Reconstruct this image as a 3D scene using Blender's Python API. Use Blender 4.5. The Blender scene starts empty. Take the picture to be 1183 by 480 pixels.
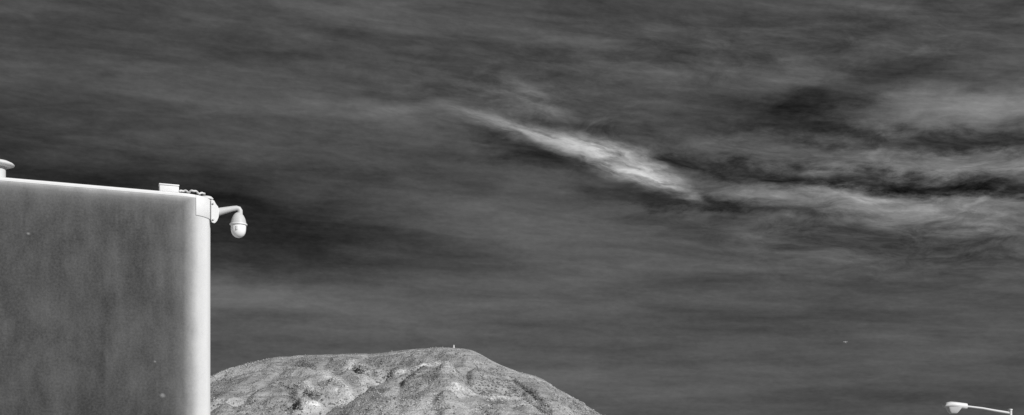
import bpy, bmesh, math, random
import numpy as np
from mathutils import Vector, Matrix, noise

S = bpy.context.scene
COL = S.collection
R_ = math.radians

# ------------------------------------------------------------------ camera
CAM_Z = 5.2                      # the sensor stands on a mast
FPX = 1186.0                     # focal length in photo pixels (53 degrees across)
HOR = 502.0                      # level line, just below the frame
cam_d = bpy.data.cameras.new('camera')
cam = bpy.data.objects.new('camera', cam_d)
COL.objects.link(cam)
cam.location = (0, 0, CAM_Z)
cam.rotation_euler = (R_(90), 0, 0)
cam_d.sensor_width = 36.0
cam_d.lens = 36.0 * FPX / 1183.0
cam_d.shift_y = (HOR - 240.0) / 1183.0
cam_d.clip_start = 0.1
cam_d.clip_end = 20000
S.camera = cam

# ------------------------------------------------------------------ sun and view
SUN_H = Vector((0.76, -0.65, 0)).normalized()
SUN_EL = R_(29)
sdir = Vector((SUN_H.x * math.cos(SUN_EL), SUN_H.y * math.cos(SUN_EL), math.sin(SUN_EL)))
sun_d = bpy.data.lights.new('sun', 'SUN')
sun_d.energy = 5.0
sun_d.angle = R_(0.5)
sun_d.color = (1.0, 0.998, 0.995)
sun = bpy.data.objects.new('sun', sun_d)
COL.objects.link(sun)
sun.rotation_euler = (-sdir).to_track_quat('-Z', 'Y').to_euler()
sun.location = (30, -20, 40)

S.view_settings.view_transform = 'Standard'
S.view_settings.look = 'None'
S.view_settings.exposure = 0.0
S.view_settings.gamma = 1.0
S.view_settings.use_curve_mapping = False

# ------------------------------------------------------------------ sky
world = bpy.data.worlds.new('World')
S.world = world
world.use_nodes = True
nt = world.node_tree
nt.nodes.clear()
N = nt.nodes.new
L = nt.links.new


def setin(sock, v):
    if isinstance(v, (int, float, tuple, list)):
        sock.default_value = v
    else:
        L(v, sock)


def M(op, a, b=0.0, c=0.0, clamp=False):
    n = N('ShaderNodeMath')
    n.operation = op
    n.use_clamp = clamp
    setin(n.inputs[0], a)
    setin(n.inputs[1], b)
    setin(n.inputs[2], c)
    return n.outputs[0]


def VM(op, a, b=(0, 0, 0)):
    n = N('ShaderNodeVectorMath')
    n.operation = op
    setin(n.inputs[0], a)
    setin(n.inputs[1], b)
    return n.outputs[0]


def mapping(v, loc=(0, 0, 0), rot=0.0, scale=(1, 1, 1), kind='POINT'):
    n = N('ShaderNodeMapping')
    n.vector_type = kind
    L(v, n.inputs[0])
    n.inputs['Location'].default_value = loc
    n.inputs['Rotation'].default_value = (0, 0, rot)
    n.inputs['Scale'].default_value = scale
    return n.outputs[0]


def noise_tex(v, scale, detail=4.0, rough=0.55, dist=0.0):
    n = N('ShaderNodeTexNoise')
    L(v, n.inputs['Vector'])
    n.inputs['Scale'].default_value = scale
    n.inputs['Detail'].default_value = detail
    n.inputs['Roughness'].default_value = rough
    n.inputs['Distortion'].default_value = dist
    return n


tc = N('ShaderNodeTexCoord')
D = tc.outputs['Generated']
sep = N('ShaderNodeSeparateXYZ')
L(D, sep.inputs[0])
az = M('MULTIPLY', M('ARCTAN2', sep.outputs[0], sep.outputs[1]), 180 / math.pi)
el = M('MULTIPLY', M('ARCSINE', sep.outputs[2]), 180 / math.pi)
comb = N('ShaderNodeCombineXYZ')
L(az, comb.inputs[0])
L(el, comb.inputs[1])
AE = comb.outputs[0]             # compass bearing and height above the horizon, in degrees


def ang(px, py):
    x, z = (px - 591.5) / FPX, (HOR - py) / FPX
    return math.degrees(math.atan(x)), math.degrees(math.atan2(z, math.hypot(1, x)))


# wandering of the cloud edges
wsoft = noise_tex(mapping(D, scale=(1, 1, 3.0)), 9.0, 3.0, 0.5)
wfine = noise_tex(mapping(D, scale=(1, 1, 2.4)), 38.0, 3.0, 0.5)
AEs = VM('ADD', AE, VM('MULTIPLY', VM('SUBTRACT', wsoft.outputs['Color'], (.5, .5, .5)), (4.0, 1.3, 0)))
AEs = VM('ADD', AEs, VM('MULTIPLY', VM('SUBTRACT', noise_tex(mapping(D, (4, 4, 4), scale=(1, 1, 2.6)), 26.0, 6.0, 0.68).outputs['Color'], (.5, .5, .5)), (4.5, 1.5, 0)))
AEf = VM('ADD', AE, VM('MULTIPLY', VM('SUBTRACT', wfine.outputs['Color'], (.5, .5, .5)), (1.3, 0.5, 0)))


def blob(acc, px, py, a, b, tilt, amp, co=None):
    """an elongated patch of cloud: a, b half sizes in photo pixels, tilt in degrees, downwards to the right"""
    u, v = ang(px, py)
    k = math.degrees(1 / FPX)
    m = mapping(co if co is not None else AEs, (u, v, 0), -R_(tilt), (a * k, b * k, 1), 'TEXTURE')
    g = N('ShaderNodeTexGradient')
    g.gradient_type = 'SPHERICAL'
    L(m, g.inputs[0])
    r = N('ShaderNodeMapRange')
    r.interpolation_type = 'SMOOTHERSTEP'
    r.inputs['To Max'].default_value = amp * 0.58
    L(g.outputs['Fac'], r.inputs['Value'])
    return M('ADD', r.outputs[0], acc)


# streaked high cloud over the whole dome
tilted = N('ShaderNodeCombineXYZ')
L(sep.outputs[0], tilted.inputs[0])
L(sep.outputs[1], tilted.inputs[1])
slope = M('ADD', M('MULTIPLY', sep.outputs[0], 0.30), M('MULTIPLY', M('MULTIPLY', sep.outputs[0], sep.outputs[0]), 0.5))
L(M('MULTIPLY_ADD', slope, sep.outputs[2], sep.outputs[2]), tilted.inputs[2])
TD = tilted.outputs[0]
band = noise_tex(mapping(TD, scale=(1, 1, 9)), 3.2, 5.0, 0.55, 0.25)
streak = noise_tex(mapping(TD, (3, 1, 2), scale=(1, 1, 8)), 7.0, 5.0, 0.55, 0.5)
fibre = noise_tex(mapping(TD, (7, 4, 1), scale=(1, 1, 5.5)), 26.0, 5.0, 0.6, 0.7)
haze_n = noise_tex(mapping(TD, (2, 8, 5), scale=(1, 1, 14)), 1.6, 2.0, 0.5)
val = M('ADD', 0.312, M('MULTIPLY', M('SUBTRACT', band.outputs['Fac'], .5), 0.16))
# contrast of the streaks grows with height: low down the air evens them out
hgt = M('MULTIPLY_ADD', el, 0.028, 0.42, clamp=True)
val = M('ADD', val, M('MULTIPLY', M('MULTIPLY', M('SUBTRACT', streak.outputs['Fac'], .5), 0.24), hgt))
val = M('ADD', val, M('MULTIPLY', M('MULTIPLY', M('SUBTRACT', fibre.outputs['Fac'], .5), 0.10), hgt))
grain = noise_tex(mapping(TD, (5, 2, 9), scale=(1, 1, 2.2)), 150.0, 4.0, 0.7)
val = M('ADD', val, M('MULTIPLY', M('SUBTRACT', grain.outputs['Fac'], .5), 0.06))
val = M('ADD', val, M('MULTIPLY', M('SUBTRACT', haze_n.outputs['Fac'], .5), 0.08))

# soft dark and pale banks
for q in [
    (90, 215, 520, 100, 6, -0.20), (310, 262, 300, 110, 0, -0.15), (20, 150, 300, 60, 0, 0.02),
    (60, 40, 600, 60, 0, -0.04), (250, 340, 260, 34, 2, 0.05), (380, 345, 420, 40, 3, 0.05),
    (430, 130, 210, 34, -6, 0.06), (420, 205, 260, 22, 3, -0.04), (800, 300, 520, 60, 0, 0.04),
    (700, 440, 700, 70, 0, 0.03), (540, 190, 150, 34, 6, -0.06),
    (915, 132, 190, 38, 6, -0.19), (1060, 162, 230, 20, 9, -0.17), (1000, 98, 190, 24, -12, -0.12),
    (1080, 130, 210, 36, 3, 0.27), (1100, 190, 250, 26, 4, 0.27), (930, 172, 180, 26, 6, 0.09), (1170, 108, 120, 30, 5, 0.10),
    (840, 190, 210, 14, 5, -0.20), (1000, 206, 240, 14, 5, -0.26), (1140, 219, 210, 13, 7, -0.26),
    (980, 232, 270, 24, 6, 0.19), (860, 213, 150, 14, 4, 0.07), (1110, 248, 210, 30, 8, 0.20),
    (800, 236, 170, 14, 4, -0.13), (930, 254, 220, 18, 3, 0.06), (1090, 276, 190, 16, 4, -0.08),
    (1150, 300, 130, 9, 4, -0.09), (900, 330, 240, 26, 2, -0.06), (600, 262, 280, 20, 2, 0.05),
    (1080, 470, 330, 30, 0, -0.06), (630, 182, 190, 26, 15, -0.15), (745, 226, 200, 20, 8, -0.14),
    (860, 285, 130, 40, 0, 0.03), (580, 400, 260, 26, 2, 0.03), (960, 395, 260, 26, 1, 0.04), (1130, 400, 130, 16, 2, 0.04),
    (735, 132, 190, 34, 8, -0.05),
]:
    val = blob(val, *q)

# the one bright feathered streak, torn along its own length
wisp = mapping(mapping(AEf, rot=R_(17)), scale=(0.30, 2.0, 1))
wn = noise_tex(wisp, 1.0, 6.0, 0.62, 0.35)
ws = M('MULTIPLY_ADD', wn.outputs['Fac'], 2.9, -0.75, clamp=True)
acc = 0.0
for q in [
    (570, 141, 95, 12, 18, 0.34), (640, 163, 100, 18, 17, 0.40), (705, 184, 115, 28, 19, 0.58),
    (735, 197, 95, 24, 20, 0.55), (785, 220, 60, 11, 27, 0.42), (690, 170, 100, 18, 12, 0.28), (760, 205, 60, 18, 12, 0.25),
    (612, 112, 52, 22, 32, 0.20), (560, 105, 90, 12, 8, 0.16), (640, 132, 40, 14, 10, 0.12),
    (960, 222, 70, 9, 14, 0.24), (1010, 231, 60, 7, 6, 0.22), (945, 201, 34, 8, 2, 0.22),
    (1130, 232, 52, 4.5, -26, 0.16), (1165, 250, 60, 6, 16, 0.14), (890, 226, 60, 8, 6, 0.12),
    (470, 126, 90, 10, -10, 0.10),
]:
    acc = blob(acc, *q, co=AEf)
torn = M('MULTIPLY', acc, ws)
torn = M('MULTIPLY', M('DIVIDE', torn, M('MULTIPLY_ADD', torn, 0.75, 1.0)), 1.25)
val = M('ADD', val, torn)
# ragged mottled cloud where the sheet thickens
rag = noise_tex(mapping(VM('ADD', TD, VM('MULTIPLY', wsoft.outputs['Color'], (.1, .1, .03))), (1, 6, 3), scale=(1, 1, 3.4)), 19.0, 8.0, 0.70, 0.4)
rg = M('SUBTRACT', rag.outputs['Fac'], .5)
mask = blob(0.06, 1040, 225, 440, 140, 6, 0.85)
mask = blob(mask, 640, 150, 260, 70, 14, 0.55)
mask = blob(mask, 900, 60, 700, 70, 0, 0.35)
val = M('ADD', val, M('MULTIPLY', rg, M('MULTIPLY', mask, 1.15)))
val = M('MAXIMUM', val, 0.06)
lin = M('POWER', val, 2.2)

# daylight behind the cloud: its brightness only, evened out by the cloud sheet
sky = N('ShaderNodeTexSky')
sky.sky_type = 'NISHITA'
sky.sun_disc = False
sky.sun_elevation = SUN_EL
sky.sun_rotation = math.atan2(sdir.x, sdir.y)
bw = N('ShaderNodeRGBToBW')
L(sky.outputs[0], bw.inputs[0])
even = M('POWER', M('MAXIMUM', bw.outputs[0], 0.01), 0.12)
grey = N('ShaderNodeCombineColor')
lum = M('MULTIPLY', M('MULTIPLY', lin, even), 9.0)
for i in range(3):
    L(lum, grey.inputs[i])
bg = N('ShaderNodeBackground')
bg.inputs['Strength'].default_value = 0.1
L(grey.outputs[0], bg.inputs['Color'])
wo = N('ShaderNodeOutputWorld')
L(bg.outputs[0], wo.inputs[0])

# ------------------------------------------------------------------ helpers


def ray(px, py, depth):
    """a point of the place seen at a photo pixel, at a chosen distance ahead"""
    return Vector(((px - 591.5) / FPX * depth, depth, CAM_Z + (HOR - py) / FPX * depth))


def obj(name, bm_or_me, mat, parent=None, smooth=None):
    if isinstance(bm_or_me, bmesh.types.BMesh):
        me = bpy.data.meshes.new(name)
        bmesh.ops.recalc_face_normals(bm_or_me, faces=bm_or_me.faces)
        bm_or_me.to_mesh(me)
        bm_or_me.free()
    else:
        me = bm_or_me
    me.materials.append(mat)
    if smooth is not None:
        me.polygons.foreach_set('use_smooth', [True] * len(me.polygons))
        if smooth < 180:
            me.set_sharp_from_angle(angle=R_(smooth))
    o = bpy.data.objects.new(name, me)
    COL.objects.link(o)
    if parent:
        o.parent = parent
        o.matrix_parent_inverse = Matrix.Translation(-parent.location)
    return o


def thing(name, label, cat, loc, group=None):
    o = bpy.data.objects.new(name, None)
    o.empty_display_size = 0.2
    o.location = loc
    COL.objects.link(o)
    tag(o, label, cat, group)
    return o


def tag(o, label, cat=None, group=None, kind=None):
    o['label'] = label
    if cat:
        o['category'] = cat
    if group:
        o['group'] = group
    if kind:
        o['kind'] = kind


def box(bm, c, size, axes=None, bevel=0.0):
    ax = axes or (Vector((1, 0, 0)), Vector((0, 1, 0)), Vector((0, 0, 1)))
    m = Matrix((ax[0], ax[1], ax[2])).transposed().to_4x4()
    m.translation = Vector(c)
    m = m @ Matrix.Diagonal((size[0], size[1], size[2], 1))
    g = bmesh.ops.create_cube(bm, size=1.0, matrix=m)
    if bevel:
        es = list({e for v in g['verts'] for e in v.link_edges})
        bmesh.ops.bevel(bm, geom=es, offset=bevel, segments=3, profile=0.5, affect='EDGES')


def tube(bm, pts, radii, seg=14, caps=True):
    pts = [Vector(p) for p in pts]
    rings = []
    up = None
    for i, p in enumerate(pts):
        d = (pts[min(i + 1, len(pts) - 1)] - pts[max(i - 1, 0)]).normalized()
        if up is None:
            up = d.orthogonal().normalized()
        up = (up - d * up.dot(d)).normalized()
        s = d.cross(up)
        r = radii[i] if isinstance(radii, (list, tuple)) else radii
        rings.append([bm.verts.new(p + (up * math.cos(a) + s * math.sin(a)) * r)
                      for a in (2 * math.pi * k / seg for k in range(seg))])
    for a, b in zip(rings, rings[1:]):
        for k in range(seg):
            bm.faces.new((a[k], a[(k + 1) % seg], b[(k + 1) % seg], b[k]))
    if caps:
        bm.faces.new(rings[0][::-1])
        bm.faces.new(rings[-1])


def lathe(bm, c, prof, seg=28, axis=None):
    """profile of (radius, height) turned about an upright axis through c"""
    c = Vector(c)
    rings = []
    for r, z in prof:
        if r < 1e-5:
            rings.append([bm.verts.new(c + Vector((0, 0, z)))])
        else:
            rings.append([bm.verts.new(c + Vector((r * math.cos(a), r * math.sin(a), z)))
                          for a in (2 * math.pi * k / seg for k in range(seg))])
    for a, b in zip(rings, rings[1:]):
        for k in range(seg):
            k2 = (k + 1) % seg
            if len(a) == 1 and len(b) == 1:
                continue
            if len(a) == 1:
                bm.faces.new((a[0], b[k2], b[k]))
            elif len(b) == 1:
                bm.faces.new((a[k], a[k2], b[0]))
            else:
                bm.faces.new((a[k], a[k2], b[k2], b[k]))
    for rr in (rings[0], rings[-1]):
        if len(rr) > 1:
            bm.faces.new(rr)


class Mat:
    """small wrapper for a node material in greys"""

    def __init__(self, name, rough=0.7, spec=0.3):
        self.m = bpy.data.materials.new(name)
        self.m.use_nodes = True
        self.t = self.m.node_tree
        self.b = self.t.nodes['Principled BSDF']
        self.b.inputs['Roughness'].default_value = rough
        self.b.inputs['Specular IOR Level'].default_value = spec

    def n(self, k, **kw):
        nd = self.t.nodes.new(k)
        for a, v in kw.items():
            setattr(nd, a, v)
        return nd

    def link(self, a, b):
        self.t.links.new(a, b)

    def math(self, op, a, b=0.0, c=0.0, clamp=False):
        nd = self.n('ShaderNodeMath', operation=op, use_clamp=clamp)
        for i, v in enumerate((a, b, c)):
            if isinstance(v, (int, float)):
                nd.inputs[i].default_value = v
            else:
                self.link(v, nd.inputs[i])
        return nd.outputs[0]

    def coord(self, scale=(1, 1, 1)):
        tcn = self.n('ShaderNodeTexCoord')
        mp = self.n('ShaderNodeMapping')
        mp.inputs['Scale'].default_value = scale
        self.link(tcn.outputs['Object'], mp.inputs[0])
        return mp.outputs[0]

    def noise(self, co, scale, detail=4, rough=.55, dist=0):
        nd = self.n('ShaderNodeTexNoise')
        self.link(co, nd.inputs['Vector'])
        nd.inputs['Scale'].default_value = scale
        nd.inputs['Detail'].default_value = detail
        nd.inputs['Roughness'].default_value = rough
        nd.inputs['Distortion'].default_value = dist
        return nd.outputs['Fac']

    def grey(self, v):
        cc = self.n('ShaderNodeCombineColor')
        for i in range(3):
            if isinstance(v, (int, float)):
                cc.inputs[i].default_value = v
            else:
                self.link(v, cc.inputs[i])
        self.link(cc.outputs[0], self.b.inputs['Base Color'])

    def bump(self, h, strength, dist):
        bp = self.n('ShaderNodeBump')
        bp.inputs['Strength'].default_value = strength
        bp.inputs['Distance'].default_value = dist
        self.link(h, bp.inputs['Height'])
        self.link(bp.outputs[0], self.b.inputs['Normal'])


def plain(name, v, var=0.12, scale=9.0, rough=0.55, spec=0.3, metal=0.0, bump=0.0):
    m = Mat(name, rough, spec)
    co = m.coord()
    n1 = m.noise(co, scale, 5, .6)
    m.grey(m.math('MULTIPLY', m.math('MULTIPLY_ADD', n1, var * 2, 1 - var), v))
    m.b.inputs['Metallic'].default_value = metal
    if bump:
        m.bump(n1, bump, 0.01)
    return m.m


white = plain('white_enamel', 0.64, .08, 12, .45)
pale = plain('pale_grey_enamel', 0.48, .10, 14, .5)
dome_m = plain('dome_cover', 0.80, .05, 20, .25, .5)
galv = plain('galvanised_steel', 0.55, .14, 16, .5)
lens_m = plain('lamp_lens', 0.56, .06, 18, .2, .5)
roofing = plain('roof_gravel', 0.35, .3, 30, .9)
dark_rubber = plain('grey_cable_sheath', 0.55, .1, 30, .6)

# ------------------------------------------------------------------ ground
gm = Mat('dry_ground', .95, .1)
co = gm.coord()
gm.grey(gm.math('MULTIPLY_ADD', gm.noise(co, .05, 8, .65), .16, .16))
bm = bmesh.new()
for (a, b) in [(-9000, -9000), (9000, -9000), (9000, 9000), (-9000, 9000)]:
    bm.verts.new((a, b, 0))
bm.faces.new(bm.verts)
ground = obj('ground', bm, gm.m)
tag(ground, 'dry open ground reaching to the horizon', kind='structure')

# ------------------------------------------------------------------ hill
YR, YS = 520.0, 425.0
ridge_px = [(-60, 500), (60, 490), (140, 474), (200, 455), (243, 439), (268, 427), (290, 419), (320, 412.5), (350, 410), (380, 409),
            (430, 408), (455, 405.5), (480, 402.5), (505, 401), (530, 401.5), (545, 404), (556, 409), (566, 415), (580, 422),
            (598, 428.5), (618, 434), (628, 438), (640, 447), (655, 455), (672, 465), (695, 480), (720, 494), (760, 501), (860, 503)]
spur_px = [(250, 502), (330, 494), (380, 477), (405, 463), (430, 447), (460, 435), (490, 424), (512, 421), (526, 425), (536, 437),
           (550, 449), (575, 456), (600, 460), (630, 468), (660, 478), (700, 494), (760, 503), (900, 504)]


def crest(tab, yd):
    xs = np.array([(p[0] - 591.5) / FPX * yd for p in tab])
    zs = np.array([max(CAM_Z + (HOR - p[1]) / FPX * yd, 0.0) for p in tab])
    fine = np.linspace(xs[0], xs[-1], 900)
    z = np.interp(fine, xs, zs)
    k = np.hanning(17)
    k /= k.sum()
    z2 = np.convolve(np.pad(z, 8, mode='edge'), k, 'valid')
    return fine, z2


rx, rz = crest(ridge_px, YR)
sx, sz = crest(spur_px, YS)


def fall(t):
    t = np.clip(t, 0, 1)
    return 1 - t * t * (3 - 2 * t) * 0.55 - 0.45 * t


def base_h(X, Y):
    r = np.interp(X, rx, rz)
    f = np.where(Y < YR, fall((YR - Y) / 190), fall((Y - YR) / 230))
    # the crest keeps its outline while the face swells and hollows
    z1 = r * f
    s = np.interp(X, sx, sz)
    g = np.where(Y < YS, fall((YS - Y) / 120), fall((Y - YS) / 75))
    z2 = s * g
    k = 2.5
    return np.logaddexp(z1 / k, z2 / k) * k - k * np.log(2) * np.exp(-np.abs(z1 - z2) / k)


XS = np.linspace(-340, 130, 560)
YSs = np.concatenate([np.linspace(290, 540, 330), np.linspace(545, 760, 30)])
GX, GY = np.meshgrid(XS, YSs)
H0 = base_h(GX, GY)


def fbm(x, y, sc, oc, seed):
    return noise.fractal((x * sc + seed, y * sc - seed, seed * .37), 1.0, 2.1, oc)


relief = np.zeros_like(H0)
for i in range(GX.shape[0]):
    for j in range(GX.shape[1]):
        x, y = GX[i, j], GY[i, j]
        a = fbm(x, y * .55, .020, 3, 3.1)
        b = abs(fbm(x, y * .35, .045, 3, 9.7))
        relief[i, j] = 3.6 * a - 4.2 * max(0.0, .40 - b) * 2 + 0.30 * noise.noise((x * .45, y * .3, 1.7))
amt = np.clip(H0 / 14, 0, 1) * np.clip((np.abs(GY - YR)) / 40, 0.10, 1)
H1 = H0 + relief * amt * 0.8


def grid(A, x, y):
    ix = np.clip(np.searchsorted(XS, x) - 1, 0, len(XS) - 2)
    iy = np.clip(np.searchsorted(YSs, y) - 1, 0, len(YSs) - 2)
    fx = np.clip((x - XS[ix]) / (XS[ix + 1] - XS[ix]), 0, 1)
    fy = np.clip((y - YSs[iy]) / (YSs[iy + 1] - YSs[iy]), 0, 1)
    return (A[iy, ix] * (1 - fx) * (1 - fy) + A[iy, ix + 1] * fx * (1 - fy) +
            A[iy + 1, ix] * (1 - fx) * fy + A[iy + 1, ix + 1] * fx * fy)


def hit(px, py):
    """where the line of sight through a photo pixel meets the hill"""
    ys = np.linspace(300, 540, 1200)
    X = (px - 591.5) / FPX * ys
    Z = CAM_Z + (HOR - py) / FPX * ys
    h = grid(H1, X, ys)
    k = np.argmax(h >= Z)
    if h[k] < Z[k]:
        k = int(np.argmin(Z - h))
    return X[k], ys[k]


def seg_field(pts, width):
    P = [hit(*p) for p in pts]
    d = np.full(GX.shape, 1e9)
    for (x0, y0), (x1, y1) in zip(P, P[1:]):
        dx, dy = x1 - x0, y1 - y0
        t = np.clip(((GX - x0) * dx + (GY - y0) * dy) / (dx * dx + dy * dy + 1e-6), 0, 1)
        # along the line of sight distances are foreshortened, so the mark is longer that way
        d = np.minimum(d, np.hypot(GX - x0 - t * dx, (GY - y0 - t * dy) * .55))
    return np.exp(-(d / width) ** 2)


gully = np.zeros_like(H0)
for pts, w, dep in [
    ([(322, 441), (333, 447), (337, 458), (340, 470), (352, 475)], 1.7, 1.1),
    ([(350, 452), (366, 460), (384, 466), (398, 462)], 1.7, 1.5),
    ([(350, 476), (380, 473), (400, 464), (425, 448), (446, 432)], 2.4, 2.8),
    ([(405, 423), (416, 430), (436, 433), (446, 430)], 2.0, 1.8),
    ([(247, 470), (280, 466), (310, 467), (330, 471)], 1.8, 1.8),
    ([(258, 461), (275, 453), (290, 448)], 2.0, 1.3),
    ([(325, 425), (345, 421), (362, 423)], 2.2, 1.3),
    ([(560, 434), (585, 445), (612, 462), (628, 476)], 2.2, 1.2),
    ([(590, 437), (612, 452), (640, 470)], 1.8, 1.6),
    ([(466, 438), (480, 433), (498, 427)], 1.6, 1.4),
    ([(530, 428), (538, 440), (552, 447), (575, 450), (600, 452)], 2.6, 2.2),
    ([(525, 408), (540, 413), (552, 421)], 1.6, 1.2),
]:
    gully = np.maximum(gully, seg_field(pts, w) * dep * 1.5)
rock_rim = np.zeros_like(H0)
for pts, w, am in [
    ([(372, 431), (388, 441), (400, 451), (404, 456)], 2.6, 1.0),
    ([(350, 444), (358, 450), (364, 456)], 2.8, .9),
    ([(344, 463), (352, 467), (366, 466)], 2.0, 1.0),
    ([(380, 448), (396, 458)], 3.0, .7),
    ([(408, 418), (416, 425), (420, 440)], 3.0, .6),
    ([(432, 444), (450, 433), (466, 430), (482, 426)], 1.8, .9),  # spur crest lines: rim light of the scarps painted in with the pale rock
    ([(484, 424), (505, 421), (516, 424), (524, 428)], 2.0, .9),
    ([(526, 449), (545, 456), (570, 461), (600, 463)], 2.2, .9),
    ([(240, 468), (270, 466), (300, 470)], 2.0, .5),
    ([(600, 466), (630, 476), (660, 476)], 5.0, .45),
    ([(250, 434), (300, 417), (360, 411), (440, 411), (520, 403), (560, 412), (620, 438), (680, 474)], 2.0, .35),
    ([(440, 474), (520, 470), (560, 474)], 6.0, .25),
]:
    rock_rim = np.maximum(rock_rim, seg_field(pts, w) * am)
H1 = H1 - gully + rock_rim * 0.8 * amt
H1 = np.maximum(H1, -0.3)

ny, nx = GX.shape
verts = np.stack([GX, GY, H1], -1).reshape(-1, 3)
idx = np.arange(ny * nx).reshape(ny, nx)
quads = np.stack([idx[:-1, :-1], idx[:-1, 1:], idx[1:, 1:], idx[1:, :-1]], -1).reshape(-1, 4)
me = bpy.data.meshes.new('hill')
me.from_pydata(verts.tolist(), [], quads.tolist())
at = me.attributes.new('rock_rim', 'FLOAT', 'POINT')
at.data.foreach_set('value', rock_rim.reshape(-1).astype(np.float32))
hm = Mat('hill_soil', .95, .1)
co = hm.coord((1, .6, 1))
att = hm.n('ShaderNodeAttribute', attribute_name='rock_rim')
n_big = hm.noise(co, .03, 5, .6, .4)
n_mid = hm.noise(co, .16, 5, .65, .3)
n_fin = hm.noise(co, 1.1, 4, .7)
v = hm.math('MULTIPLY_ADD', hm.math('SUBTRACT', n_big, .5), .22, .30)
v = hm.math('ADD', v, hm.math('MULTIPLY', hm.math('SUBTRACT', n_mid, .5), .30))
v = hm.math('ADD', v, hm.math('MULTIPLY', hm.math('SUBTRACT', n_fin, .5), .18))
wv = hm.n('ShaderNodeMapping')
wv.inputs['Rotation'].default_value = (0, R_(14), 0)
wv.inputs['Scale'].default_value = (.05, .03, .42)
hm.link(hm.coord(), wv.inputs[0])
n_str = hm.noise(wv.outputs[0], 1.0, 5, .6, 1.2)
v = hm.math('ADD', v, hm.math('MULTIPLY', hm.math('SUBTRACT', n_str, .5), .46))
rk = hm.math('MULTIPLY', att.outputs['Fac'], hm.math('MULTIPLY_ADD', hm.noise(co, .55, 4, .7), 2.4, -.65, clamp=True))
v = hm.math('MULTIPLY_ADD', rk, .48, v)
hm.grey(hm.math('MAXIMUM', v, .05))
hm.bump(hm.math('ADD', n_fin, hm.math('MULTIPLY', n_mid, 3.0)), .8, 1.2)
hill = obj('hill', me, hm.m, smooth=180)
tag(hill, 'rounded dry hill of pale scrubby slopes beyond the building', kind='structure')

# scrub and stones strewn over the face
rng = np.random.default_rng(11)


def interp_h(x, y):
    return grid(H1, x, y), grid(rock_rim, x, y), grid(gully, x, y)


def strewn(name, count, smin, smax, mat, rocky, squash, label, seed):
    r = np.random.default_rng(seed)
    x = r.uniform(-175, 70, count * 9)
    y = r.uniform(350, 528, count * 9)
    z, rk_, gl_ = interp_h(x, y)
    cl = np.array([noise.noise((a * .05, b * .03, seed)) + .6 * noise.noise((a * .17, b * .11, seed + 2)) for a, b in zip(x, y)])
    p = np.clip(.16 + .6 * cl + .7 * gl_ - .5 * rk_, .03, 1) * np.clip((YR - 6 - y) / 25, .12, 1) if not rocky else np.clip(rk_ * 1.3 + .04 + .2 * np.clip(cl, 0, 1), 0, 1) * np.clip((YR - 4 - y) / 25, .05, 1)
    keep = (r.random(len(x)) < p) & (z > 9)
    x, y, z = x[keep][:count], y[keep][:count], z[keep][:count]
    n = len(x)
    base = np.array([(1, 0, .1), (.35, .9, .2), (-.7, .65, .05), (-.8, -.5, .2), (.25, -1, .1), (.1, .05, 1.0), (0, 0, -.6)])
    tri = np.array([(0, 1, 5), (1, 2, 5), (2, 3, 5), (3, 4, 5), (4, 0, 5), (1, 0, 6), (2, 1, 6), (3, 2, 6), (4, 3, 6), (0, 4, 6)])
    s = smin + (smax - smin) * r.random(n) ** 2.2
    a = r.uniform(0, 6.28, n)
    V = base[None] * r.uniform(.6, 1.3, (n, 7, 3))
    vx = V[..., 0] * np.cos(a)[:, None] - V[..., 1] * np.sin(a)[:, None]
    vy = V[..., 0] * np.sin(a)[:, None] + V[..., 1] * np.cos(a)[:, None]
    W = np.stack([vx * s[:, None] + x[:, None], vy * s[:, None] + y[:, None],
                  V[..., 2] * s[:, None] * squash + z[:, None]], -1).reshape(-1, 3)
    F = (tri[None] + (np.arange(n) * 7)[:, None, None]).reshape(-1, 3)
    m_ = bpy.data.meshes.new(name)
    m_.from_pydata(W.tolist(), [], F.tolist())
    o = obj(name, m_, mat)
    tag(o, label, kind='stuff')
    return o


scm = Mat('scrub_leaves', .9, .1)
scm.grey(scm.math('MULTIPLY_ADD', scm.noise(scm.coord(), .7, 3, .7), .26, .05))
stm = Mat('pale_stone', .9, .2)
stm.grey(stm.math('MULTIPLY_ADD', stm.noise(stm.coord(), .6, 3, .7), .5, .15))
strewn('scrub', 8000, .18, .66, scm.m, False, 1.0, 'low dark scrub dotted over the hill', 5)
strewn('stones', 6500, .14, .60, stm.m, True, .8, 'pale loose stones scattered over the hill slopes', 8)

# ------------------------------------------------------------------ building
HB = CAM_Z + (HOR - 232) / FPX * 16.0          # parapet height, 8.8 m
RC = 0.46                                       # rounded corner
SIL = Vector(((243 - 591.5) / FPX * 16, 16.0, 0))
vw = Vector((SIL.x, SIL.y, 0)).normalized()
mr = Vector((vw.y, -vw.x, 0))                   # to the right, across the line of sight
tw = Vector((0.922, 0.387, 0)).normalized()     # along the long wall, going away
nw = Vector((tw.y, -tw.x, 0))                   # out of the long wall
OC = SIL - mr * RC
LEN, DEEP = 7.6, 6.5

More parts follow.
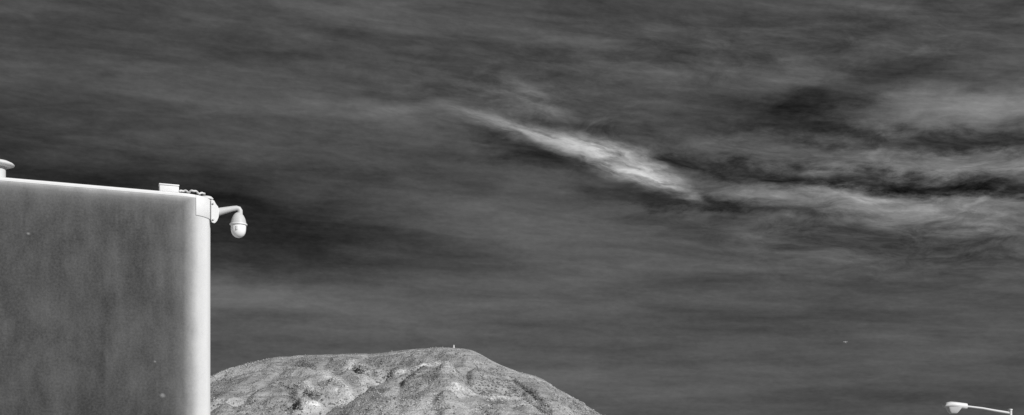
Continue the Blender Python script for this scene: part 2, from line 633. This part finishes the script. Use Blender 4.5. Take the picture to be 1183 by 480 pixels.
path = []                                       # (point, outward normal, distance to the corner start)
A0 = OC + nw * RC
for k in range(0, 61):
    d = LEN * (1 - k / 60)
    path.append((A0 - tw * d, nw, d))
for k in range(1, 25):
    a = math.pi / 2 * k / 24
    nn = nw * math.cos(a) + tw * math.sin(a)
    path.append((OC + nn * RC, nn, 0.0))
for k in range(1, 13):
    path.append((OC + tw * RC - nw * (DEEP * k / 12), tw, 0.0))
B0 = path[-1][0]
F0 = path[0][0]
COP = 0.055                                     # coping height
bm = bmesh.new()
fade = bm.verts.layers.float.new('heat')
RT = 0.10
rows = []
zl = list(np.linspace(-0.2, HB - COP - 0.75, 24)) + list(np.linspace(HB - COP - 0.7, HB - COP, 16))
for (p, nn, d) in path:
    col = []
    for z in zl:
        vtx = bm.verts.new((p.x, p.y, z))
        col.append(vtx)
    rows.append(col)
for a, b in zip(rows, rows[1:]):
    for k in range(len(zl) - 1):
        bm.faces.new((a[k], b[k], b[k + 1], a[k + 1]))
# closing walls at the back and the far end
bk = F0 - nw * (DEEP + RC)
q = [B0, B0, bk, bk]
for (p0, p1) in ((B0, bk), (bk, F0)):
    vs = [bm.verts.new((p0.x, p0.y, -.2)), bm.verts.new((p1.x, p1.y, -.2)), bm.verts.new((p1.x, p1.y, HB - COP)), bm.verts.new((p0.x, p0.y, HB - COP))]
    bm.faces.new(vs)

wm = Mat('weathered_wall_edge_glow', .8, .2)
tcn = wm.n('ShaderNodeTexCoord')
mp = wm.n('ShaderNodeMapping', vector_type='TEXTURE')     # x runs along the wall from the corner, z up from the parapet
mp.inputs['Location'].default_value = (A0.x, A0.y, HB)
mp.inputs['Rotation'].default_value = (0, 0, math.atan2(tw.y, tw.x))
wm.link(tcn.outputs['Object'], mp.inputs[0])
wc = mp.outputs[0]
sp = wm.n('ShaderNodeSeparateXYZ')
wm.link(wc, sp.inputs[0])


def stretch(m, co, sc):
    k = m.n('ShaderNodeMapping')
    k.inputs['Scale'].default_value = sc
    m.link(co, k.inputs[0])
    return k.outputs[0]


blot = wm.noise(stretch(wm, wc, (1, 1, .7)), 2.0, 6, .62, .3)
vert = wm.noise(stretch(wm, wc, (1, 1, .22)), 6.0, 4, .6)
spk = wm.noise(wc, 30.0, 4, .75)
v = wm.math('ADD', .060, wm.math('MULTIPLY', wm.math('SUBTRACT', blot, .5), .10))
v = wm.math('ADD', v, wm.math('MULTIPLY', wm.math('SUBTRACT', vert, .5), .055))
v = wm.math('ADD', v, wm.math('MULTIPLY', wm.math('SUBTRACT', spk, .5), .10))
# glow of the warm edges put into the colour: corner and coping, uneven border
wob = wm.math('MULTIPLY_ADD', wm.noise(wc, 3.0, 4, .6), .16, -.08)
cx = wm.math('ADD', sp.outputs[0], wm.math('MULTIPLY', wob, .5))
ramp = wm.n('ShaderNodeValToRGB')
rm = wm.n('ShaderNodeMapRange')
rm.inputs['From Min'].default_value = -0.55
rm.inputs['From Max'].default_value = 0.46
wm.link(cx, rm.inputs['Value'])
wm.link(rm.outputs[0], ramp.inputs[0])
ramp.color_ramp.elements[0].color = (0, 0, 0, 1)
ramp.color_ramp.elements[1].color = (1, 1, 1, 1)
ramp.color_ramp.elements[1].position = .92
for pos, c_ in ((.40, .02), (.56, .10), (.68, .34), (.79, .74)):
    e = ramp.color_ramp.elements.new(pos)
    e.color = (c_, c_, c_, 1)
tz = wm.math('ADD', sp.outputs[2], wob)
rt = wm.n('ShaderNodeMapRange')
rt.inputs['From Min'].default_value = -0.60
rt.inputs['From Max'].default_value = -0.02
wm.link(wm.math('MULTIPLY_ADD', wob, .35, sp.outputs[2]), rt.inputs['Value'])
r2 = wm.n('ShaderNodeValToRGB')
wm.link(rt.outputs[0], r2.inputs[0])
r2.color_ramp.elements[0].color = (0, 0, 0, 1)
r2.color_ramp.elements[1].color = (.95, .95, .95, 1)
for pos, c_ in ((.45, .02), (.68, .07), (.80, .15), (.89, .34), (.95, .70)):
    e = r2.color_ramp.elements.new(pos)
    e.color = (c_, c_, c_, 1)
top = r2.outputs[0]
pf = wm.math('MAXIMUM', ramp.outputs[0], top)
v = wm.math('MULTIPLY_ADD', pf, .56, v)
# two splashes of pale droppings
for (px, py, r_) in ((188, 457, .05), (179, 418, .022), (33, 270, .03)):
    uu = (px - 591.5) / FPX
    # meet the sight line with the wall plane
    dn = uu * nw.x + 1 * nw.y
    t_ = (A0.x * nw.x + A0.y * nw.y) / dn
    pt = Vector((uu * t_, t_, CAM_Z + (HOR - py) / FPX * t_))
    xs_ = (pt - Vector((A0.x, A0.y, 0))).dot(tw)
    ss = wm.n('ShaderNodeMapping', vector_type='TEXTURE')
    ss.inputs['Location'].default_value = (xs_, 0, pt.z - HB)
    ss.inputs['Scale'].default_value = (r_, 5, r_ * .8)
    wm.link(wc, ss.inputs[0])
    gr = wm.n('ShaderNodeTexGradient', gradient_type='SPHERICAL')
    wm.link(ss.outputs[0], gr.inputs[0])
    sm = wm.math('MULTIPLY', gr.outputs['Fac'], wm.math('MULTIPLY_ADD', spk, 2.0, -.1))
    v = wm.math('MULTIPLY_ADD', sm, .17, v)
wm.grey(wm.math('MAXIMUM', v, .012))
wm.bump(wm.math('ADD', spk, wm.math('MULTIPLY', blot, 2.0)), .25, .01)

bld = thing('building', 'dark mottled block building with rounded pale corner and white coping at left',
            'building', (A0.x, A0.y, 0))
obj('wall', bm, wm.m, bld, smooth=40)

# coping: rounded metal cap swept round the parapet
bm = bmesh.new()
prof = [(-0.01, -COP - .003), (0.004, -COP - .003), (0.006, -COP * .55)]
for k in range(7):
    a = math.pi / 2 * k / 6
    prof.append((0.006 - .06 * (1 - math.cos(a)), -COP * .55 + COP * .55 * math.sin(a)))
prof += [(-0.25, 0.0), (-0.25, -COP - .1)]
rings = []
for (p, nn, d) in path[::2] if len(path) % 2 else path:
    rings.append([bm.verts.new((p.x + nn.x * o_, p.y + nn.y * o_, HB + z_)) for (o_, z_) in prof])
for a, b in zip(rings, rings[1:]):
    for k in range(len(prof) - 1):
        bm.faces.new((a[k], b[k], b[k + 1], a[k + 1]))
obj('coping', bm, white, bld, smooth=50)
bm = bmesh.new()
ins = [F0 - nw * .2, A0 - nw * .2 + tw * .1, OC + tw * (RC - .2), B0 - tw * .2, bk]
bm.faces.new([bm.verts.new((p.x, p.y, HB - .2)) for p in ins])
obj('roof', bm, roofing, bld)


def on_wall(px, py, out=0.0, y_abs=None):
    """the point where the sight line meets the long wall's plane, pushed out or back by out"""
    uu = (px - 591.5) / FPX
    P0 = A0 + nw * out
    dn = uu * nw.x + nw.y
    t_ = (P0.x * nw.x + P0.y * nw.y) / dn
    return Vector((uu * t_, t_, CAM_Z + (HOR - py) / FPX * t_))


PXM = 16.0 / FPX                                # a photo pixel at the corner, in metres
Z3 = Vector((0, 0, 1))

# mushroom vent on the roof at the far left
c = on_wall(-1, 203, -.30)
sc = c.y / FPX
vent = thing('roof_vent', 'white mushroom vent on the roof at the left edge', 'vent', (c.x, c.y, HB - .2))
bm = bmesh.new()
lathe(bm, (c.x, c.y, HB), [(7 * sc, -.2), (7 * sc, 14 * sc), (7.6 * sc, 14 * sc), (7.6 * sc, 16.5 * sc), (5 * sc, 16.5 * sc)], 24)
obj('stem', bm, pale, vent, smooth=40)
bm = bmesh.new()
z0 = 16 * sc
lathe(bm, (c.x, c.y, HB), [(6 * sc, z0), (12 * sc, z0 + .5 * sc), (16.0 * sc, z0 + 2.2 * sc), (16.3 * sc, z0 + 3.2 * sc), (14.5 * sc, z0 + 5 * sc),
                           (10 * sc, z0 + 7 * sc), (5 * sc, z0 + 8.2 * sc), (0, z0 + 8.6 * sc)], 32)
obj('cap', bm, white, vent, smooth=60)

# box standing on the coping
c = on_wall(195, 218.5, -.13)
sc = c.y / FPX
rb = thing('roof_box', 'small white box sitting on the coping near the rounded corner', 'box', (c.x, c.y, HB))
bm = bmesh.new()
box(bm, (c.x, c.y, HB + 3.6 * sc), (21.5 * sc, .16, 7.2 * sc), (tw, -nw, Z3), .012)
obj('case', bm, white, rb, smooth=40)
bm = bmesh.new()
box(bm, (c.x, c.y, HB + 8.2 * sc), (22.3 * sc, .17, 1.9 * sc), (tw, -nw, Z3), .008)
obj('lid', bm, white, rb, smooth=40)

# cable humped along the coping from the box to the camera mount
bm = bmesh.new()
pts = []
for k in range(60):
    f = k / 59
    px = 207 + 30 * f
    hump = .028 * abs(math.sin(f * 8.2)) * (1 - .4 * f) + .006 * math.sin(f * 31)
    p = on_wall(px, 225, -.05 - .04 * math.sin(f * 9) - .15 * max(0, f - .8))
    pts.append((p.x, p.y, HB + .018 + hump))
tube(bm, pts, .016, 8)
cb = obj('cable', bm, dark_rubber, smooth=180)
tag(cb, 'pale cable looping along the coping towards the camera mount', 'cable')

# dome camera on its arm, fixed on the rounded corner
YC = 15.82
vc = Vector((vw.x, vw.y, 0))


def cp(px, py, back=0.0):
    """a point in the upright plane across the corner, by photo pixel"""
    b = SIL - vc * (.05 - back)
    uu = (px - 591.5) / FPX
    nrm = vc
    t_ = b.dot(nrm) / (uu * nrm.x + nrm.y)
    return Vector((uu * t_, t_, CAM_Z + (HOR - py) / FPX * t_))


px1 = 15.9 / FPX
cc = thing('dome_camera', 'white dome security camera hanging from an arm on the building corner', 'camera', cp(245, 258))
AX = (mr, vc, Z3)
bm = bmesh.new()
z_lo, z_hi = cp(238, 254.5).z, cp(238, 231.8).z
shell = []
for k in range(15):
    a = R_(26 + 62 * k / 14)
    nn = nw * math.cos(a) + tw * math.sin(a)
    shell.append([bm.verts.new((OC.x + nn.x * (RC + o_), OC.y + nn.y * (RC + o_), z_)) for (o_, z_) in
                  ((.001, z_lo), (.010, z_lo), (.014, z_lo + .006), (.014, z_hi - .006), (.010, z_hi), (.001, z_hi))])
for a, b in zip(shell, shell[1:]):
    for k in range(6):
        bm.faces.new((a[k], b[k], b[(k + 1) % 6], a[(k + 1) % 6]))
bm.faces.new(shell[0])
bm.faces.new(shell[-1])
obj('mounting_plate', bm, white, cc, smooth=40)
bm = bmesh.new()
# wedge shaped bracket beyond the plate
prof = [(243.5, 231), (247, 231.5), (249.5, 236), (252.5, 240), (252.8, 250.5), (250.5, 256), (247.5, 258.5), (244.5, 257.5), (243.5, 254)]
fr = [bm.verts.new(cp(a, b, -.10)) for a, b in prof]
bkv = [bm.verts.new(cp(a, b, .10)) for a, b in prof]
bm.faces.new(fr)
bm.faces.new(bkv[::-1])
for k in range(len(prof)):
    bm.faces.new((fr[k], fr[(k + 1) % len(prof)], bkv[(k + 1) % len(prof)], bkv[k]))
bmesh.ops.bevel(bm, geom=list(bm.edges), offset=.008, segments=2, affect='EDGES')
br = obj('bracket', bm, white, cc, smooth=40)
for (a, b) in ((246.5, 235), (246.8, 253.5)):
    bm = bmesh.new()
    p = cp(a, b, -.115)
    tube(bm, [p - vc * .008, p + vc * .02], .014, 8)
    obj('bolt', bm, galv, br, smooth=40)
bm = bmesh.new()
lathe(bm, cp(238.5, 230.6, .1), [(7.5 * px1, 0), (7.8 * px1, 1.2 * px1), (6 * px1, 3.0 * px1), (2 * px1, 3.8 * px1), (0, 3.9 * px1)], 20)
obj('cable_gland', bm, white, cc, smooth=50)
bm = bmesh.new()
pth = [(250.5, 245.5), (256, 244.2), (264, 242.4), (270, 241.2), (273.5, 240.9), (276, 241.6), (277.2, 243.6), (277.3, 247.5), (277.3, 249)]
tube(bm, [cp(*q_) for q_ in pth], [4.6 * px1, 4.2 * px1, 3.5 * px1, 3.1 * px1, 3.0 * px1, 3.0 * px1, 3.0 * px1, 3.0 * px1, 3.0 * px1], 18)
obj('arm', bm, pale, cc, smooth=60)
ctr = cp(275.5, 259.5)
bm = bmesh.new()
lathe(bm, ctr, [(2.6 * px1, 13.5 * px1), (4.0 * px1, 12.6 * px1), (6.0 * px1, 10.2 * px1), (7.6 * px1, 7.0 * px1), (8.6 * px1, 3.2 * px1), (8.9 * px1, .6 * px1),
                (8.9 * px1, 0)], 32)
hs = obj('housing', bm, pale, cc, smooth=40)
bm = bmesh.new()
lathe(bm, ctr, [(8.6 * px1, -.9 * px1), (9.9 * px1, -.9 * px1), (10.1 * px1, -.2 * px1), (9.9 * px1, .6 * px1), (8.8 * px1, .75 * px1)], 32)
obj('rim', bm, white, hs, smooth=30)
bm = bmesh.new()
lathe(bm, ctr, [(8.7 * px1, -.85 * px1), (8.7 * px1, -4 * px1), (8.5 * px1, -7.5 * px1), (7.7 * px1, -10.5 * px1), (6.2 * px1, -13 * px1), (4.0 * px1, -14.8 * px1),
                (1.8 * px1, -15.6 * px1), (0, -15.8 * px1)], 32)
dm = obj('dome', bm, dome_m, cc, smooth=60)
bm = bmesh.new()
box(bm, ctr - vc * 8.2 * px1 - mr * 2.2 * px1 + Z3 * -5.5 * px1, (2.2 * px1, 1.2 * px1, 5 * px1), AX, .006)
obj('window', bm, pale, dm)

# ------------------------------------------------------------------ street lamp
YL = 31.0


def lp(px, py, back=0.0):
    p_ = ray(px, py, YL)
    return Vector((p_.x, YL + back, p_.z))


s = YL / FPX
base = lp(1167, 473)
lamp = thing('street_lamp', 'white street lamp with a sloping arm and drop lens head', 'lamp', (base.x, YL, 0))
bm = bmesh.new()
tube(bm, [(base.x, YL, 0), (base.x, YL, 1.0), (base.x, YL, base.z - 4 * s), (base.x, YL, base.z - .3 * s)], [3.4 * s, 3.0 * s, 2.1 * s, 2.05 * s], 18)
pole = obj('pole', bm, white, lamp, smooth=50)
bm = bmesh.new()
lathe(bm, (base.x, YL, base.z - .6 * s), [(2.5 * s, -.6 * s), (2.6 * s, .2 * s), (2.3 * s, .8 * s), (0, 1.1 * s)], 18)
obj('pole_cap', bm, white, pole, smooth=40)
bm = bmesh.new()
lathe(bm, (base.x, YL, 0), [(.26, 0), (.26, .03), (.14, .05), (.12, .3), (.09, .32)], 18)
obj('base_flange', bm, galv, pole, smooth=40)
bm = bmesh.new()
tube(bm, [lp(1167, 477.6), lp(1163, 477.0), lp(1150, 474.8), lp(1135, 472.0), lp(1114, 469.4)], [1.7 * s, 1.6 * s, 1.4 * s, 1.25 * s, 1.2 * s], 14)
obj('arm', bm, white, lamp, smooth=60)
# head: lofted cobra shell, the lens hung below
secs = [(1117, 466.4, 472.6, 2.6), (1115, 466.0, 473.0, 3.0), (1110, 465.4, 472.6, 4.0), (1104, 464.6, 471.8, 5.2), (1098, 464.2, 471.2, 5.6), (1094, 464.9, 471.2, 5.3),
        (1091.4, 466.4, 471.0, 4.8), (1090.2, 468.2, 470.6, 4.2)]
bm = bmesh.new()
rings = []
SEG = 28
for (x_, yt, yb, hw) in secs:
    ring = []
    for k in range(SEG):
        a = 2 * math.pi * k / SEG
        ca, sa = math.cos(a), math.sin(a)
        ca = math.copysign(abs(ca) ** .8, ca)
        zz = (yt + yb) / 2 - sa * (yb - yt) / 2
        ring.append(bm.verts.new(lp(x_, zz, ca * hw * s)))
    rings.append(ring)
for a, b in zip(rings, rings[1:]):
    for k in range(SEG):
        bm.faces.new((a[k], a[(k + 1) % SEG], b[(k + 1) % SEG], b[k]))
bm.faces.new(rings[0])
bm.faces.new(rings[-1])
head = obj('head', bm, white, lamp, smooth=50)
bm = bmesh.new()
rings = []
for (yy, xl, xr, hw) in [(470.2, 1093.2, 1111, 4.6), (472.5, 1094, 1109.5, 4.3), (475, 1095, 1107.5, 3.9), (477, 1096.3, 1105.8, 3.2), (478.1, 1097.5, 1104.5, 2.6), (478.3, 1099, 1103, 1.5)]:
    ring = []
    for k in range(SEG):
        a = 2 * math.pi * k / SEG
        ca, sa = math.cos(a), math.sin(a)
        ca, sa = math.copysign(abs(ca) ** .42, ca), math.copysign(abs(sa) ** .42, sa)
        ring.append(bm.verts.new(lp((xl + xr) / 2 + ca * (xr - xl) / 2, yy, sa * hw * s)))
    rings.append(ring)
for a, b in zip(rings, rings[1:]):
    for k in range(SEG):
        bm.faces.new((a[k], a[(k + 1) % SEG], b[(k + 1) % SEG], b[k]))
bm.faces.new(rings[0])
bm.faces.new(rings[-1])
obj('lens', bm, lens_m, head, smooth=60)

# ------------------------------------------------------------------ post on the summit
x_, y_ = (524.5 - 591.5) / FPX * YR, YR
zt = float(interp_h(np.array([x_]), np.array([y_ - 2]))[0][0])
post = thing('marker_post', 'tiny pale marker standing on the hill summit', 'marker', (x_, y_ - 2, zt - .3))
bm = bmesh.new()
lathe(bm, (x_, y_ - 2, zt - .3), [(.6, 0), (.5, .4), (.36, .8), (.3, 1.0)], 8)
obj('plinth', bm, white, post)
bm = bmesh.new()
tube(bm, [(x_, y_ - 2, zt + .6), (x_, y_ - 2, zt + 1.5)], [.34, .3], 8)
obj('staff', bm, white, post)

# ------------------------------------------------------------------ the small craft hovering over the right of the view
YD = 125.0
c = ray(976.5, 395.5, YD)
dr = thing('drone', 'tiny pale drone hovering in open sky left of the street lamp', 'drone', c)
bm = bmesh.new()
box(bm, c, (.16, .22, .09), None, .03)
obj('body', bm, white, dr, smooth=40)
for sx_ in (-1, 1):
    for sy_ in (-1, 1):
        tip = c + Vector((sx_ * .17, sy_ * .17, .03))
        bm = bmesh.new()
        tube(bm, [c + Vector((sx_ * .05, sy_ * .05, .01)), tip], .013, 6)
        tube(bm, [tip - Z3 * .03, tip + Z3 * .03], .022, 8)
        ar = obj('rotor_arm', bm, white, dr, smooth=40)
        bm = bmesh.new()
        box(bm, tip + Z3 * .036, (.22, .02, .004), (Vector((.8, .6, 0)), Vector((-.6, .8, 0)), Z3))
        obj('propeller', bm, pale, ar)
    bm = bmesh.new()
    tube(bm, [c + Vector((sx_ * .05, -.02, -.03)), c + Vector((sx_ * .09, -.02, -.13))], .008, 6)
    tube(bm, [c + Vector((sx_ * .09, -.12, -.13)), c + Vector((sx_ * .09, .10, -.13))], .008, 6)
    obj('skid', bm, pale, dr)
